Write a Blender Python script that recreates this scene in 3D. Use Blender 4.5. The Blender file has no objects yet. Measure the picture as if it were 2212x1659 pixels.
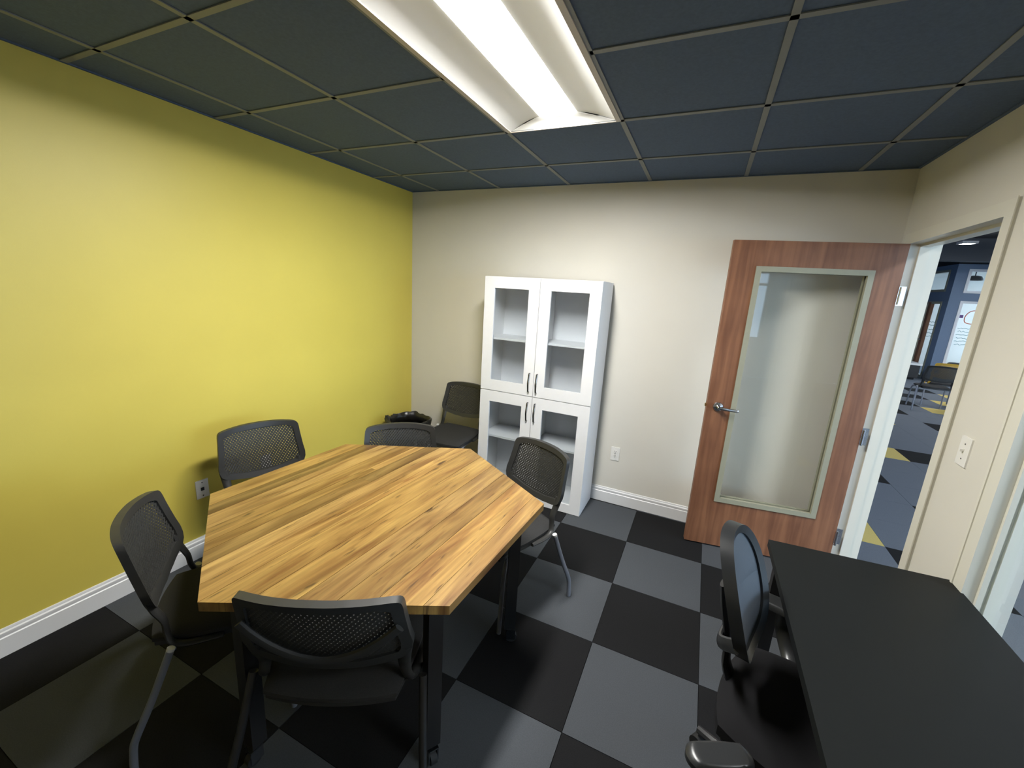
import bpy, bmesh, math, random
from mathutils import Vector, Matrix
random.seed(7)
S = bpy.context.scene
COL = S.collection

# ---------------------------------------------------------------- camera, world, exposure
RW = [[0.9058, 0.1455, -0.3980], [0.4196, -0.1765, 0.8904], [0.0593, -0.9735, -0.2209]]
cd = bpy.data.cameras.new('camera')
cd.sensor_fit = 'HORIZONTAL'; cd.sensor_width = 36.0
cd.lens = 36.0 * 897.07 / 2212.0
cd.clip_start = 0.02; cd.clip_end = 200
cam = bpy.data.objects.new('camera', cd); COL.objects.link(cam)
right = Vector((RW[0][0], RW[1][0], RW[2][0]))
down = Vector((RW[0][1], RW[1][1], RW[2][1]))
fwd = Vector((RW[0][2], RW[1][2], RW[2][2]))
m = Matrix((right, -down, -fwd)).transposed().to_4x4()
m.translation = Vector((2.6177, -3.3451, 1.7219))
cam.matrix_world = m
S.camera = cam

world = bpy.data.worlds.new('sky'); S.world = world; world.use_nodes = True
bg = world.node_tree.nodes['Background']
bg.inputs[0].default_value = (0.52, 0.74, 1.0, 1); bg.inputs[1].default_value = 6.0

S.view_settings.view_transform = 'Standard'
S.view_settings.look = 'None'
S.view_settings.gamma = 1.0
S.view_settings.use_curve_mapping = False
S.view_settings.exposure = 1.0
S.cycles.use_denoising = True
S.cycles.max_bounces = 8
S.cycles.diffuse_bounces = 5
S.cycles.transparent_max_bounces = 16
S.cycles.sample_clamp_indirect = 4.0
LENS_GLOW = 12.0      # glow of the lens itself
LAMP_W = 37.0        # lamp behind the lens


def portal(name, loc, rot, sx, sy):
    l = bpy.data.lights.new(name, 'AREA'); l.shape = 'RECTANGLE'; l.size = sx; l.size_y = sy
    l.cycles.is_portal = True
    o = bpy.data.objects.new(name, l); COL.objects.link(o)
    o.location = loc; o.rotation_euler = rot
    return o


# ---------------------------------------------------------------- helpers
def lin(r, g, b):
    def f(c):
        c /= 255.0
        return c / 12.92 if c <= 0.04045 else ((c + 0.055) / 1.055) ** 2.4
    return (f(r), f(g), f(b), 1.0)


def mat(name, color, rough=0.5, metal=0.0, spec=0.5, noise=0.0, nscale=40.0, bump=0.0, bscale=None, coat=0.0):
    m = bpy.data.materials.new(name); m.use_nodes = True
    nt = m.node_tree; b = nt.nodes['Principled BSDF']
    b.inputs['Base Color'].default_value = color
    b.inputs['Roughness'].default_value = rough
    b.inputs['Metallic'].default_value = metal
    b.inputs['Specular IOR Level'].default_value = spec
    if coat: b.inputs['Coat Weight'].default_value = coat
    tc = nt.nodes.new('ShaderNodeTexCoord')
    if noise:
        n = nt.nodes.new('ShaderNodeTexNoise'); n.inputs['Scale'].default_value = nscale
        n.inputs['Detail'].default_value = 6
        nt.links.new(tc.outputs['Object'], n.inputs['Vector'])
        r = nt.nodes.new('ShaderNodeMapRange')
        r.inputs['From Min'].default_value = 0.3; r.inputs['From Max'].default_value = 0.7
        r.inputs['To Min'].default_value = 1 - noise; r.inputs['To Max'].default_value = 1 + noise
        nt.links.new(n.outputs['Fac'], r.inputs['Value'])
        mx = nt.nodes.new('ShaderNodeMix'); mx.data_type = 'RGBA'; mx.blend_type = 'MULTIPLY'
        mx.inputs['Factor'].default_value = 1.0
        mx.inputs['A'].default_value = color
        nt.links.new(r.outputs['Result'], mx.inputs['B'])
        nt.links.new(mx.outputs['Result'], b.inputs['Base Color'])
    if bump:
        n2 = nt.nodes.new('ShaderNodeTexNoise'); n2.inputs['Scale'].default_value = bscale or nscale
        n2.inputs['Detail'].default_value = 4
        nt.links.new(tc.outputs['Object'], n2.inputs['Vector'])
        bp = nt.nodes.new('ShaderNodeBump'); bp.inputs['Strength'].default_value = bump
        bp.inputs['Distance'].default_value = 0.002
        nt.links.new(n2.outputs['Fac'], bp.inputs['Height'])
        nt.links.new(bp.outputs['Normal'], b.inputs['Normal'])
    return m


def glass_mat(name, tint=(0.93, 0.96, 0.95, 1), refl=1.45):
    m = bpy.data.materials.new(name); m.use_nodes = True
    nt = m.node_tree; nt.nodes.remove(nt.nodes['Principled BSDF'])
    out = nt.nodes['Material Output']
    t = nt.nodes.new('ShaderNodeBsdfTransparent'); t.inputs['Color'].default_value = tint
    g = nt.nodes.new('ShaderNodeBsdfGlossy'); g.inputs['Roughness'].default_value = 0.01
    f = nt.nodes.new('ShaderNodeFresnel'); f.inputs['IOR'].default_value = refl
    mx = nt.nodes.new('ShaderNodeMixShader')
    ge = nt.nodes.new('ShaderNodeNewGeometry')
    sb = nt.nodes.new('ShaderNodeMath'); sb.operation = 'SUBTRACT'; sb.inputs[0].default_value = 1.0
    ml = nt.nodes.new('ShaderNodeMath'); ml.operation = 'MULTIPLY'
    nt.links.new(ge.outputs['Backfacing'], sb.inputs[1]); nt.links.new(sb.outputs[0], ml.inputs[0]); nt.links.new(f.outputs[0], ml.inputs[1])
    nt.links.new(ml.outputs[0], mx.inputs[0]); nt.links.new(t.outputs[0], mx.inputs[1]); nt.links.new(g.outputs[0], mx.inputs[2])
    nt.links.new(mx.outputs[0], out.inputs['Surface'])
    return m


def emit_mat(name, color, strength):
    m = bpy.data.materials.new(name); m.use_nodes = True
    b = m.node_tree.nodes['Principled BSDF']
    b.inputs['Base Color'].default_value = (0.9, 0.9, 0.9, 1)
    b.inputs['Emission Color'].default_value = color
    b.inputs['Emission Strength'].default_value = strength
    return m


def obj(name, bm, material, parent=None, smooth=False, bevel=0.0, seg=2, angle=35):
    if bevel:
        es = [e for e in bm.edges if e.is_manifold and e.calc_face_angle(0) > math.radians(30)]
        bmesh.ops.bevel(bm, geom=es, offset=bevel, segments=seg, affect='EDGES', clamp_overlap=True)
    bmesh.ops.recalc_face_normals(bm, faces=bm.faces[:])
    me = bpy.data.meshes.new(name); bm.to_mesh(me); bm.free()
    if smooth or bevel:
        for p in me.polygons: p.use_smooth = True
        try: me.set_sharp_from_angle(angle=math.radians(angle))
        except Exception: pass
    me.materials.append(material)
    o = bpy.data.objects.new(name, me); COL.objects.link(o)
    if parent: o.parent = parent
    return o


def BM(): return bmesh.new()


def box(bm, x0, x1, y0, y1, z0, z1):
    v = [bm.verts.new(p) for p in ((x0, y0, z0), (x1, y0, z0), (x1, y1, z0), (x0, y1, z0), (x0, y0, z1), (x1, y0, z1), (x1, y1, z1), (x0, y1, z1))]
    for f in ((3, 2, 1, 0), (4, 5, 6, 7), (0, 1, 5, 4), (1, 2, 6, 5), (2, 3, 7, 6), (3, 0, 4, 7)):
        bm.faces.new([v[i] for i in f])
    return bm


def bx(*a): return box(BM(), *a)


def prism(bm, pts, z0, z1):
    a = [bm.verts.new((p[0], p[1], z0)) for p in pts]
    b = [bm.verts.new((p[0], p[1], z1)) for p in pts]
    bm.faces.new(a[::-1]); bm.faces.new(b)
    n = len(pts)
    for i in range(n):
        bm.faces.new((a[i], a[(i + 1) % n], b[(i + 1) % n], b[i]))
    return bm


def extrude_poly(bm, prof, p0, p1, ax, up=Vector((0, 0, 1))):
    """prof: (outward, up) points, extruded from p0 to p1; ax: outward direction."""
    p0, p1, ax = Vector(p0), Vector(p1), Vector(ax)
    a = [bm.verts.new(p0 + ax * u + up * w) for u, w in prof]
    b = [bm.verts.new(p1 + ax * u + up * w) for u, w in prof]
    n = len(prof)
    bm.faces.new(a[::-1]); bm.faces.new(b)
    for i in range(n):
        bm.faces.new((a[i], a[(i + 1) % n], b[(i + 1) % n], b[i]))
    return bm


def smooth_path(pts, n=6):
    pts = [Vector(p) for p in pts]
    P = [pts[0] * 2 - pts[1]] + pts + [pts[-1] * 2 - pts[-2]]
    out = []
    for i in range(1, len(P) - 2):
        for k in range(n):
            t = k / n
            a, b, c, d = P[i - 1], P[i], P[i + 1], P[i + 2]
            out.append(0.5 * ((2 * b) + (c - a) * t + (2 * a - 5 * b + 4 * c - d) * t * t + (3 * b - a - 3 * c + d) * t ** 3))
    out.append(pts[-1])
    return out


def tube(bm, pts, r, n=10, ry=None, closed=False, side=None):
    """sweep an ellipse (r along 'side', ry across) along pts; r may be a list"""
    pts = [Vector(p) for p in pts]
    N = len(pts); rings = []
    prev = None
    for i, p in enumerate(pts):
        if closed: t = (pts[(i + 1) % N] - pts[i - 1]).normalized()
        else: t = (pts[min(i + 1, N - 1)] - pts[max(i - 1, 0)]).normalized()
        if side is not None: s = Vector(side)
        elif prev is not None: s = prev
        else: s = Vector((0, 0, 1)) if abs(t.z) < 0.9 else Vector((1, 0, 0))
        s = (s - t * s.dot(t)).normalized(); prev = s
        q = t.cross(s)
        ra = r[i] if isinstance(r, (list, tuple)) else r
        rb = ra if ry is None else (ry[i] if isinstance(ry, (list, tuple)) else ry)
        rings.append([bm.verts.new(p + s * (ra * math.cos(2 * math.pi * k / n)) + q * (rb * math.sin(2 * math.pi * k / n))) for k in range(n)])
    M = N if closed else N - 1
    for i in range(M):
        A, Bq = rings[i], rings[(i + 1) % N]
        for k in range(n):
            bm.faces.new((A[k], A[(k + 1) % n], Bq[(k + 1) % n], Bq[k]))
    if not closed:
        bm.faces.new(rings[0][::-1]); bm.faces.new(rings[-1])
    return bm


def lathe(bm, prof, n=24, c=(0, 0, 0)):
    rings = []
    for r, z in prof:
        rings.append([bm.verts.new((c[0] + r * math.cos(2 * math.pi * k / n), c[1] + r * math.sin(2 * math.pi * k / n), c[2] + z)) for k in range(n)])
    for i in range(len(rings) - 1):
        for k in range(n):
            bm.faces.new((rings[i][k], rings[i][(k + 1) % n], rings[i + 1][(k + 1) % n], rings[i + 1][k]))
    bm.faces.new(rings[0][::-1]); bm.faces.new(rings[-1])
    return bm


def struct(name, bm, material, parent=None, **k):
    o = obj(name, bm, material, parent, **k)
    o['kind'] = 'structure'
    return o


def tag(o, label, cat, group=None):
    o['label'] = label; o['category'] = cat
    if group: o['group'] = group
    return o


def thing(name, label, cat, loc=(0, 0, 0), rz=0.0, group=None):
    o = bpy.data.objects.new(name, None); COL.objects.link(o)
    o.empty_display_size = 0.1
    o.location = loc; o.rotation_euler = (0, 0, rz)
    return tag(o, label, cat, group)


def copy_tree(o, parent=None):
    c = o.copy(); COL.objects.link(c)
    if parent: c.parent = parent
    for ch in list(o.children): copy_tree(ch, c)
    return c


# ---------------------------------------------------------------- materials
M = {}
M['white_wall'] = mat('white_wall_paint', lin(212, 208, 197), 0.55, noise=0.015, nscale=3, bump=0.08, bscale=260)
M['yellow_wall'] = mat('yellow_wall_paint', lin(207, 190, 86), 0.45, noise=0.02, nscale=3, bump=0.08, bscale=260)
M['trim'] = mat('white_trim_paint', lin(222, 222, 222), 0.35)
M['frame_paint'] = mat('cream_frame_paint', lin(214, 211, 198), 0.35)
M['tile'] = mat('dark_ceiling_tile', lin(80, 97, 122), 0.9, noise=0.08, nscale=90, bump=0.25, bscale=120)
M['tbar'] = mat('dark_grid_bar', lin(122, 127, 128), 0.55)
M['deck'] = mat('dark_deck', lin(40, 40, 42), 0.9, noise=0.05)
M['carpet_grey'] = mat('grey_carpet', lin(74, 77, 81), 0.95, spec=0.1, noise=0.10, nscale=220, bump=0.6, bscale=500)
M['carpet_black'] = mat('black_carpet', lin(30, 30, 31), 0.95, spec=0.1, noise=0.16, nscale=220, bump=0.6, bscale=500)
M['carpet_blue'] = mat('blue_grey_carpet', lin(98, 103, 110), 0.95, spec=0.1, noise=0.10, nscale=160, bump=0.5, bscale=400)
M['carpet_yellow'] = mat('yellow_carpet', lin(192, 172, 104), 0.95, spec=0.1, noise=0.08, nscale=200, bump=0.5, bscale=400)
M['slab'] = mat('floor_slab', lin(30, 30, 31), 0.95, noise=0.05)
M['plastic'] = mat('charcoal_plastic', lin(43, 43, 42), 0.45, noise=0.03, nscale=200)
M['lattice'] = mat('charcoal_lattice', lin(48, 48, 46), 0.5, noise=0.03, nscale=200)
M['fabric'] = mat('charcoal_fabric', lin(48, 48, 48), 0.9, spec=0.2, noise=0.18, nscale=500, bump=0.5, bscale=700)
M['grey_metal'] = mat('grey_painted_tube', lin(128, 131, 140), 0.38, metal=0.35, noise=0.02)
M['cap_grey'] = mat('pale_grey_cap', lin(196, 196, 192), 0.45, noise=0.02)
M['chrome'] = mat('brushed_chrome', lin(195, 197, 202), 0.22, metal=1.0, noise=0.02)
M['dark_chrome'] = mat('dark_chrome', lin(120, 116, 114), 0.22, metal=1.0, noise=0.02)
M['black_metal'] = mat('black_powder_coat', lin(30, 29, 29), 0.4, noise=0.04, nscale=150)
M['desk'] = mat('black_laminate', lin(22, 24, 24), 0.5, spec=0.16, noise=0.06, nscale=300, bump=0.04, bscale=500)
M['cabinet'] = mat('white_melamine', lin(226, 226, 228), 0.4, noise=0.01, nscale=30)
M['plate'] = mat('white_plate_plastic', lin(226, 224, 218), 0.35, noise=0.01)
M['dark_hole'] = mat('dark_socket', lin(28, 28, 26), 0.6, noise=0.02)
M['bag'] = mat('black_bin_liner', lin(30, 29, 27), 0.28, noise=0.1, nscale=30, bump=0.5, bscale=60)
M['bin'] = mat('black_bin_plastic', lin(34, 34, 34), 0.4, noise=0.04)
M['rubber'] = mat('black_rubber', lin(22, 22, 22), 0.7, noise=0.05)
M['vision_frame'] = mat('bronze_grey_glazing_frame', lin(150, 148, 128), 0.4, noise=0.02)
M['glass'] = glass_mat('clear_glass', (0.975, 0.985, 0.98, 1))
M['cab_glass'] = glass_mat('cabinet_glass', (0.90, 0.92, 0.93, 1))
M['mesh_fabric'] = mat('blue_black_mesh', lin(56, 61, 68), 0.5, noise=0.25, nscale=600, bump=0.4, bscale=800)
M['task_plastic'] = mat('task_chair_plastic', lin(40, 41, 42), 0.3, noise=0.03, nscale=200)
M['reflector'] = mat('white_reflector_enamel', lin(240, 241, 240), 0.5)
M['light_frame'] = mat('troffer_frame_enamel', lin(196, 190, 184), 0.5)
M['lens'] = emit_mat('lit_lens', (1.0, 0.985, 0.94, 1), LENS_GLOW)
M['hall_dark'] = mat('dark_hall_ceiling', lin(24, 26, 30), 0.9, noise=0.05)
M['hall_wall'] = mat('slate_hall_wall', lin(100, 118, 142), 0.6, noise=0.03)
M['brass'] = mat('brass_latch', lin(190, 160, 100), 0.3, metal=1.0, noise=0.02)
M['wood_edge'] = None


def door_wood():
    m = mat('cherry_veneer', lin(140, 88, 60), 0.5)
    nt = m.node_tree; b = nt.nodes['Principled BSDF']
    tc = nt.nodes.new('ShaderNodeTexCoord')
    mp = nt.nodes.new('ShaderNodeMapping'); mp.inputs['Scale'].default_value = (28, 28, 1.6)
    nt.links.new(tc.outputs['Object'], mp.inputs['Vector'])
    n = nt.nodes.new('ShaderNodeTexNoise'); n.inputs['Scale'].default_value = 1.0; n.inputs['Detail'].default_value = 8
    n.inputs['Distortion'].default_value = 0.6
    nt.links.new(mp.outputs[0], n.inputs['Vector'])
    n2 = nt.nodes.new('ShaderNodeTexNoise'); n2.inputs['Scale'].default_value = 3.0; n2.inputs['Detail'].default_value = 3
    nt.links.new(tc.outputs['Object'], n2.inputs['Vector'])
    ad = nt.nodes.new('ShaderNodeMath'); ad.operation = 'ADD'
    mu = nt.nodes.new('ShaderNodeMath'); mu.operation = 'MULTIPLY'; mu.inputs[1].default_value = 0.6
    nt.links.new(n2.outputs['Fac'], mu.inputs[0]); nt.links.new(n.outputs['Fac'], ad.inputs[0]); nt.links.new(mu.outputs[0], ad.inputs[1])
    r = nt.nodes.new('ShaderNodeValToRGB')
    e = r.color_ramp.elements
    e[0].position = 0.5; e[0].color = lin(96, 58, 38)
    e[1].position = 1.05; e[1].color = lin(140, 95, 66)
    nt.links.new(ad.outputs[0], r.inputs[0]); nt.links.new(r.outputs[0], b.inputs['Base Color'])
    return m


def plank_wood():
    m = mat('hickory_plank', lin(205, 165, 95), 0.36)
    nt = m.node_tree; L = nt.links; b = nt.nodes['Principled BSDF']
    N = nt.nodes.new
    tc = N('ShaderNodeTexCoord'); oi = N('ShaderNodeObjectInfo')
    # shift each plank's grain
    cm = N('ShaderNodeCombineXYZ')
    ml = N('ShaderNodeMath'); ml.operation = 'MULTIPLY'; ml.inputs[1].default_value = 37.0
    L.new(oi.outputs['Random'], ml.inputs[0])
    L.new(ml.outputs[0], cm.inputs[1]); L.new(ml.outputs[0], cm.inputs[2])
    va = N('ShaderNodeVectorMath'); va.operation = 'ADD'
    L.new(tc.outputs['Object'], va.inputs[0]); L.new(cm.outputs[0], va.inputs[1])

    def noise(sx, sy, detail, dist=0.0, scale=1.0):
        mp = N('ShaderNodeMapping'); mp.inputs['Scale'].default_value = (sx, sy, 4)
        L.new(va.outputs[0], mp.inputs['Vector'])
        n = N('ShaderNodeTexNoise'); n.inputs['Scale'].default_value = scale; n.inputs['Detail'].default_value = detail
        n.inputs['Distortion'].default_value = dist
        L.new(mp.outputs[0], n.inputs['Vector'])
        return n.outputs['Fac']
    grain = noise(70, 2.2, 6, 0.8)
    figure = noise(13, 1.3, 4, 1.6)
    streak = noise(22, 1.6, 6, 2.0)
    # base ramp
    r = N('ShaderNodeValToRGB'); e = r.color_ramp.elements
    e[0].position = 0.28; e[0].color = lin(104, 70, 36)
    e[1].position = 0.70; e[1].color = lin(168, 136, 80)
    L.new(figure, r.inputs[0])
    g = N('ShaderNodeMapRange'); g.inputs['From Min'].default_value = 0.3; g.inputs['From Max'].default_value = 0.7
    g.inputs['To Min'].default_value = 0.72; g.inputs['To Max'].default_value = 1.12
    L.new(grain, g.inputs['Value'])
    mx = N('ShaderNodeMix'); mx.data_type = 'RGBA'; mx.blend_type = 'MULTIPLY'; mx.inputs['Factor'].default_value = 1
    L.new(r.outputs[0], mx.inputs['A']); L.new(g.outputs['Result'], mx.inputs['B'])
    # reddish-brown mineral streaks
    s = N('ShaderNodeMapRange'); s.inputs['From Min'].default_value = 0.57; s.inputs['From Max'].default_value = 0.72
    s.inputs['To Min'].default_value = 0; s.inputs['To Max'].default_value = 0.62
    L.new(streak, s.inputs['Value'])
    mx2 = N('ShaderNodeMix'); mx2.data_type = 'RGBA'; mx2.inputs['B'].default_value = lin(96, 54, 28)
    L.new(s.outputs['Result'], mx2.inputs['Factor']); L.new(mx.outputs['Result'], mx2.inputs['A'])
    # small dark knots and checks
    mp = N('ShaderNodeMapping'); mp.inputs['Scale'].default_value = (17, 5.5, 1)
    L.new(va.outputs[0], mp.inputs['Vector'])
    nz = N('ShaderNodeTexNoise'); nz.inputs['Scale'].default_value = 2.2
    L.new(mp.outputs[0], nz.inputs['Vector'])
    mv = N('ShaderNodeMix'); mv.data_type = 'RGBA'; mv.inputs['Factor'].default_value = 0.3
    L.new(mp.outputs[0], mv.inputs['A']); L.new(nz.outputs['Color'], mv.inputs['B'])
    v = N('ShaderNodeTexVoronoi'); v.inputs['Scale'].default_value = 1.0; v.inputs['Randomness'].default_value = 1.0
    L.new(mv.outputs['Result'], v.inputs['Vector'])
    # only some cells hold a knot; its size follows the cell's own random value
    sp = N('ShaderNodeSeparateColor'); L.new(v.outputs['Color'], sp.inputs[0])
    sz = N('ShaderNodeMapRange'); sz.inputs['From Min'].default_value = 0.4; sz.inputs['From Max'].default_value = 1.0
    sz.inputs['To Min'].default_value = -0.02; sz.inputs['To Max'].default_value = 0.15
    L.new(sp.outputs[0], sz.inputs['Value'])
    df = N('ShaderNodeMath'); df.operation = 'SUBTRACT'; L.new(sz.outputs['Result'], df.inputs[0]); L.new(v.outputs['Distance'], df.inputs[1])
    k = N('ShaderNodeMapRange'); k.inputs['From Min'].default_value = -0.03; k.inputs['From Max'].default_value = 0.05
    k.inputs['To Min'].default_value = 0.0; k.inputs['To Max'].default_value = 0.9
    L.new(df.outputs[0], k.inputs['Value'])
    dash = noise(95, 7.5, 2, 0.3)
    k2 = N('ShaderNodeMapRange'); k2.inputs['From Min'].default_value = 0.64; k2.inputs['From Max'].default_value = 0.72
    k2.inputs['To Min'].default_value = 0.0; k2.inputs['To Max'].default_value = 0.7
    L.new(dash, k2.inputs['Value'])
    kk = N('ShaderNodeMath'); kk.operation = 'MAXIMUM'; L.new(k.outputs['Result'], kk.inputs[0]); L.new(k2.outputs['Result'], kk.inputs[1])
    mx3 = N('ShaderNodeMix'); mx3.data_type = 'RGBA'; mx3.inputs['B'].default_value = lin(52, 32, 18)
    L.new(kk.outputs[0], mx3.inputs['Factor']); L.new(mx2.outputs['Result'], mx3.inputs['A'])
    # per-plank tint
    mx4 = N('ShaderNodeMix'); mx4.data_type = 'RGBA'; mx4.blend_type = 'MULTIPLY'; mx4.inputs['Factor'].default_value = 1
    L.new(mx3.outputs['Result'], mx4.inputs['A']); L.new(oi.outputs['Color'], mx4.inputs['B'])
    L.new(mx4.outputs['Result'], b.inputs['Base Color'])
    bp = N('ShaderNodeBump'); bp.inputs['Strength'].default_value = 0.08; bp.inputs['Distance'].default_value = 0.001
    L.new(grain, bp.inputs['Height']); L.new(bp.outputs['Normal'], b.inputs['Normal'])
    b.inputs['Coat Weight'].default_value = 0.15
    b.inputs['Coat Roughness'].default_value = 0.25
    return m


M['door_wood'] = door_wood()
M['plank'] = plank_wood()

# ---------------------------------------------------------------- room shell
W, H, YF = 3.620, 2.544, -5.2          # room width, ceiling height, wall behind the camera
T = 0.6096                              # ceiling grid
CX0, CY0 = 1.508, -1.122                # a grid crossing (light fitting's far left corner)
WT = 0.135                              # right wall thickness

struct('wall_left', bx(-0.12, 0, YF, 0.12, -0.02, 2.75), M['yellow_wall'])
struct('wall_back', bx(0, W + WT, 0, 0.12, -0.02, 2.75), M['white_wall'])
struct('wall_front', bx(-0.12, W + WT, YF - 0.12, YF, -0.02, 2.75), M['white_wall'])

D0, D1, DH = -0.125, -0.998, 2.111      # door opening
S0, S1, SH = -1.443, -2.700, 2.111      # side light opening
bm = BM()
E1, E2 = 0.018, 0.012
box(bm, W, W + WT, D0 + E1, 0, -0.02, 2.75)
box(bm, W, W + WT, D1 - E1, D0 + E1, DH + E1, 2.75)
box(bm, W, W + WT, S0 + E2, D1 - E1, -0.02, 2.75)
box(bm, W, W + WT, S1 - E2, S0 + E2, SH + E2, 2.75)
box(bm, W, W + WT, YF, S1 - E2, -0.02, 2.75)
struct('wall_right', bm, M['white_wall'])

# floor: slab with carpet tiles laid in a chequer
fl = struct('floor', bx(0, W, YF, 0, -0.06, -0.007), M['slab'])
FT, FX, FY = 0.498, 2.338, -0.527
G = 0.0012
for i in range(-5, 3):
    for j in range(-2, 10):
        x0, x1 = max(FX + i * FT, 0), min(FX + (i + 1) * FT, W)
        y1, y0 = min(FY - j * FT, 0), max(FY - (j + 1) * FT, YF)
        if x1 - x0 < 0.01 or y1 - y0 < 0.01: continue
        k = M['carpet_grey'] if (i + j) % 2 == 0 else M['carpet_black']
        obj('carpet_tile', bx(x0 + G, x1 - G, y0 + G, y1 - G, -0.007, 0.0), k, fl)

# ceiling: deck, lay-in tiles and grid bars
ce = struct('ceiling', bx(0, W, YF, 0, 2.70, 2.76), M['deck'])
LX0, LX1, LY0, LY1 = CX0, CX0 + T, CY0 - 2 * T, CY0
xs = [CX0 + i * T for i in range(-3, 5)]
ys = [CY0 - j * T for j in range(-3, 9)]
for i in range(-3, 4):
    for j in range(-3, 8):
        if i == 0 and j in (0, 1): continue
        x0, x1 = max(CX0 + i * T, 0), min(CX0 + (i + 1) * T, W)
        y1, y0 = min(CY0 - j * T, 0), max(CY0 - (j + 1) * T, YF)
        if x1 - x0 < 0.02 or y1 - y0 < 0.02: continue
        obj('ceiling_tile', bx(x0 + 0.004, x1 - 0.004, y0 + 0.004, y1 - 0.004, H + 0.005, H + 0.02), M['tile'], ce)


def tbar(bm, horizontal, c, a, b):
    h = 0.012
    if horizontal:
        box(bm, a, b, c - h, c + h, H, H + 0.004); box(bm, a, b, c - 0.002, c + 0.002, H + 0.004, H + 0.035)
    else:
        box(bm, c - h, c + h, a, b, H, H + 0.004); box(bm, c - 0.002, c + 0.002, a, b, H + 0.004, H + 0.035)
    return bm


for i in range(-2, 4):
    obj('grid_bar', tbar(BM(), False, CX0 + i * T, YF, 0), M['tbar'], ce)
for j in range(-1, 7):
    y = CY0 - j * T
    if j == 1:
        obj('grid_bar', tbar(BM(), True, y, 0, LX0), M['tbar'], ce); obj('grid_bar', tbar(BM(), True, y, LX1, W), M['tbar'], ce)
    else:
        obj('grid_bar', tbar(BM(), True, y, 0, W), M['tbar'], ce)
obj('wall_angle', bx(0, 0.014, YF, 0, H - 0.001, H + 0.004), M['tile'], ce)
obj('wall_angle', bx(0.014, W, -0.014, 0, H - 0.001, H + 0.004), M['tile'], ce)
obj('wall_angle', bx(W - 0.014, W, YF, -0.014, H - 0.001, H + 0.004), M['tile'], ce)

# baseboards
BBP = [(0, 0), (0.016, 0), (0.016, 0.088), (0.0125, 0.092), (0.0125, 0.097), (0.015, 0.102), (0.014, 0.112), (0.008, 0.117), (0.0085, 0.121), (0.005, 0.128), (0, 0.129)]
struct('baseboard_back', extrude_poly(BM(), BBP, (0.0, 0, 0), (W, 0, 0), (0, -1, 0)), M['trim'], smooth=True)
struct('baseboard_left', extrude_poly(BM(), BBP, (0, 0, 0), (0, YF, 0), (1, 0, 0)), M['trim'], smooth=True)
struct('baseboard_right', extrude_poly(BM(), BBP, (W, D1 - 0.065, 0), (W, S0 + 0.065, 0), (-1, 0, 0)), M['trim'], smooth=True)

# ---------------------------------------------------------------- door frame, door leaf
xa, xb = W - 0.011, W + WT + 0.011
bm = BM()
box(bm, xa, xb, D0, D0 + 0.018, 0, DH + 0.018)                  # hinge jamb
box(bm, xa, xb, D1 - 0.018, D1, 0, DH + 0.018)                  # strike jamb
box(bm, xa, xb, D1, D0, DH, DH + 0.018)                         # head
box(bm, xa, W, D1 - 0.060, D1 - 0.018, 0, DH + 0.060)           # room casing
box(bm, xa, W, D0 + 0.018, D0 + 0.060, 0, DH + 0.060)
box(bm, xa, W, D1 - 0.018, D0 + 0.018, DH + 0.018, DH + 0.060)
box(bm, W + WT, xb, D1 - 0.060, D1 - 0.018, 0, DH + 0.060)
box(bm, W + WT, xb, D0 + 0.018, D0 + 0.060, 0, DH + 0.060)
st = struct('trim_1', bm, M['frame_paint'])
bm = BM()
sx0, sx1 = W + 0.046, W + 0.092
box(bm, sx0, sx1, D0 - 0.015, D0, 0, DH)
box(bm, sx0, sx1, D1, D1 + 0.015, 0, DH)
box(bm, sx0, sx1, D1 + 0.015, D0 - 0.015, DH - 0.015, DH)
obj('door_stop', bm, M['frame_paint'], st)
obj('casing_edge', bx(xa - 0.004, xa, D1 - 0.064, D1 - 0.056, 0, DH + 0.064), M['frame_paint'], st)

# side light: frame, stops and pane
wi = bm = BM()
box(bm, xa, W + 0.092, S0, S0 + 0.012, 0, SH + 0.012)
box(bm, xa, W + 0.092, S1 - 0.012, S1, 0, SH + 0.012)
box(bm, xa, W + 0.092, S1, S0, SH, SH + 0.012)
box(bm, xa, W + 0.092, S1, S0, 0.0, 0.05)
box(bm, xa, W, S0 + 0.012, S0 + 0.066, 0, SH + 0.066)
box(bm, xa, W, S1 - 0.066, S1 - 0.012, 0, SH + 0.066)
box(bm, xa, W, S1 - 0.012, S0 + 0.012, SH + 0.012, SH + 0.066)
wi = struct('window_1', bm, M['frame_paint'])
bm = BM()
for a, b_ in ((W + 0.028, W + 0.044), (W + 0.056, W + 0.070)):
    box(bm, a, b_, S0 - 0.012, S0, 0.05, SH); box(bm, a, b_, S1, S1 + 0.012, 0.05, SH)
    box(bm, a, b_, S1 + 0.012, S0 - 0.012, SH - 0.012, SH); box(bm, a, b_, S1 + 0.012, S0 - 0.012, 0.05, 0.062)
obj('glazing_stop', bm, M['frame_paint'], wi)
obj('pane', bx(W + 0.047, W + 0.053, S1 + 0.002, S0 - 0.002, 0.052, SH - 0.002), M['glass'], wi)
obj('casing_edge', bx(xa - 0.004, xa, S0 + 0.058, S0 + 0.070, 0, SH + 0.07), M['frame_paint'], wi)

# door leaf (local x from the hinge outwards, local y = thickness away from the viewer)
hx, hy = 3.612, -0.163
ang = math.atan2(-0.296 + 0.163, 2.716 - 3.612)
dl = thing('door', 'open cherry wood door with a tall glass panel, swung back against the white wall', 'door', (hx, hy, 0), ang)
dl['kind'] = 'structure'; dl.name = 'door_1'
DW, DZ0, DZ1, DT = 0.908, 0.012, 2.109, 0.044
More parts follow.
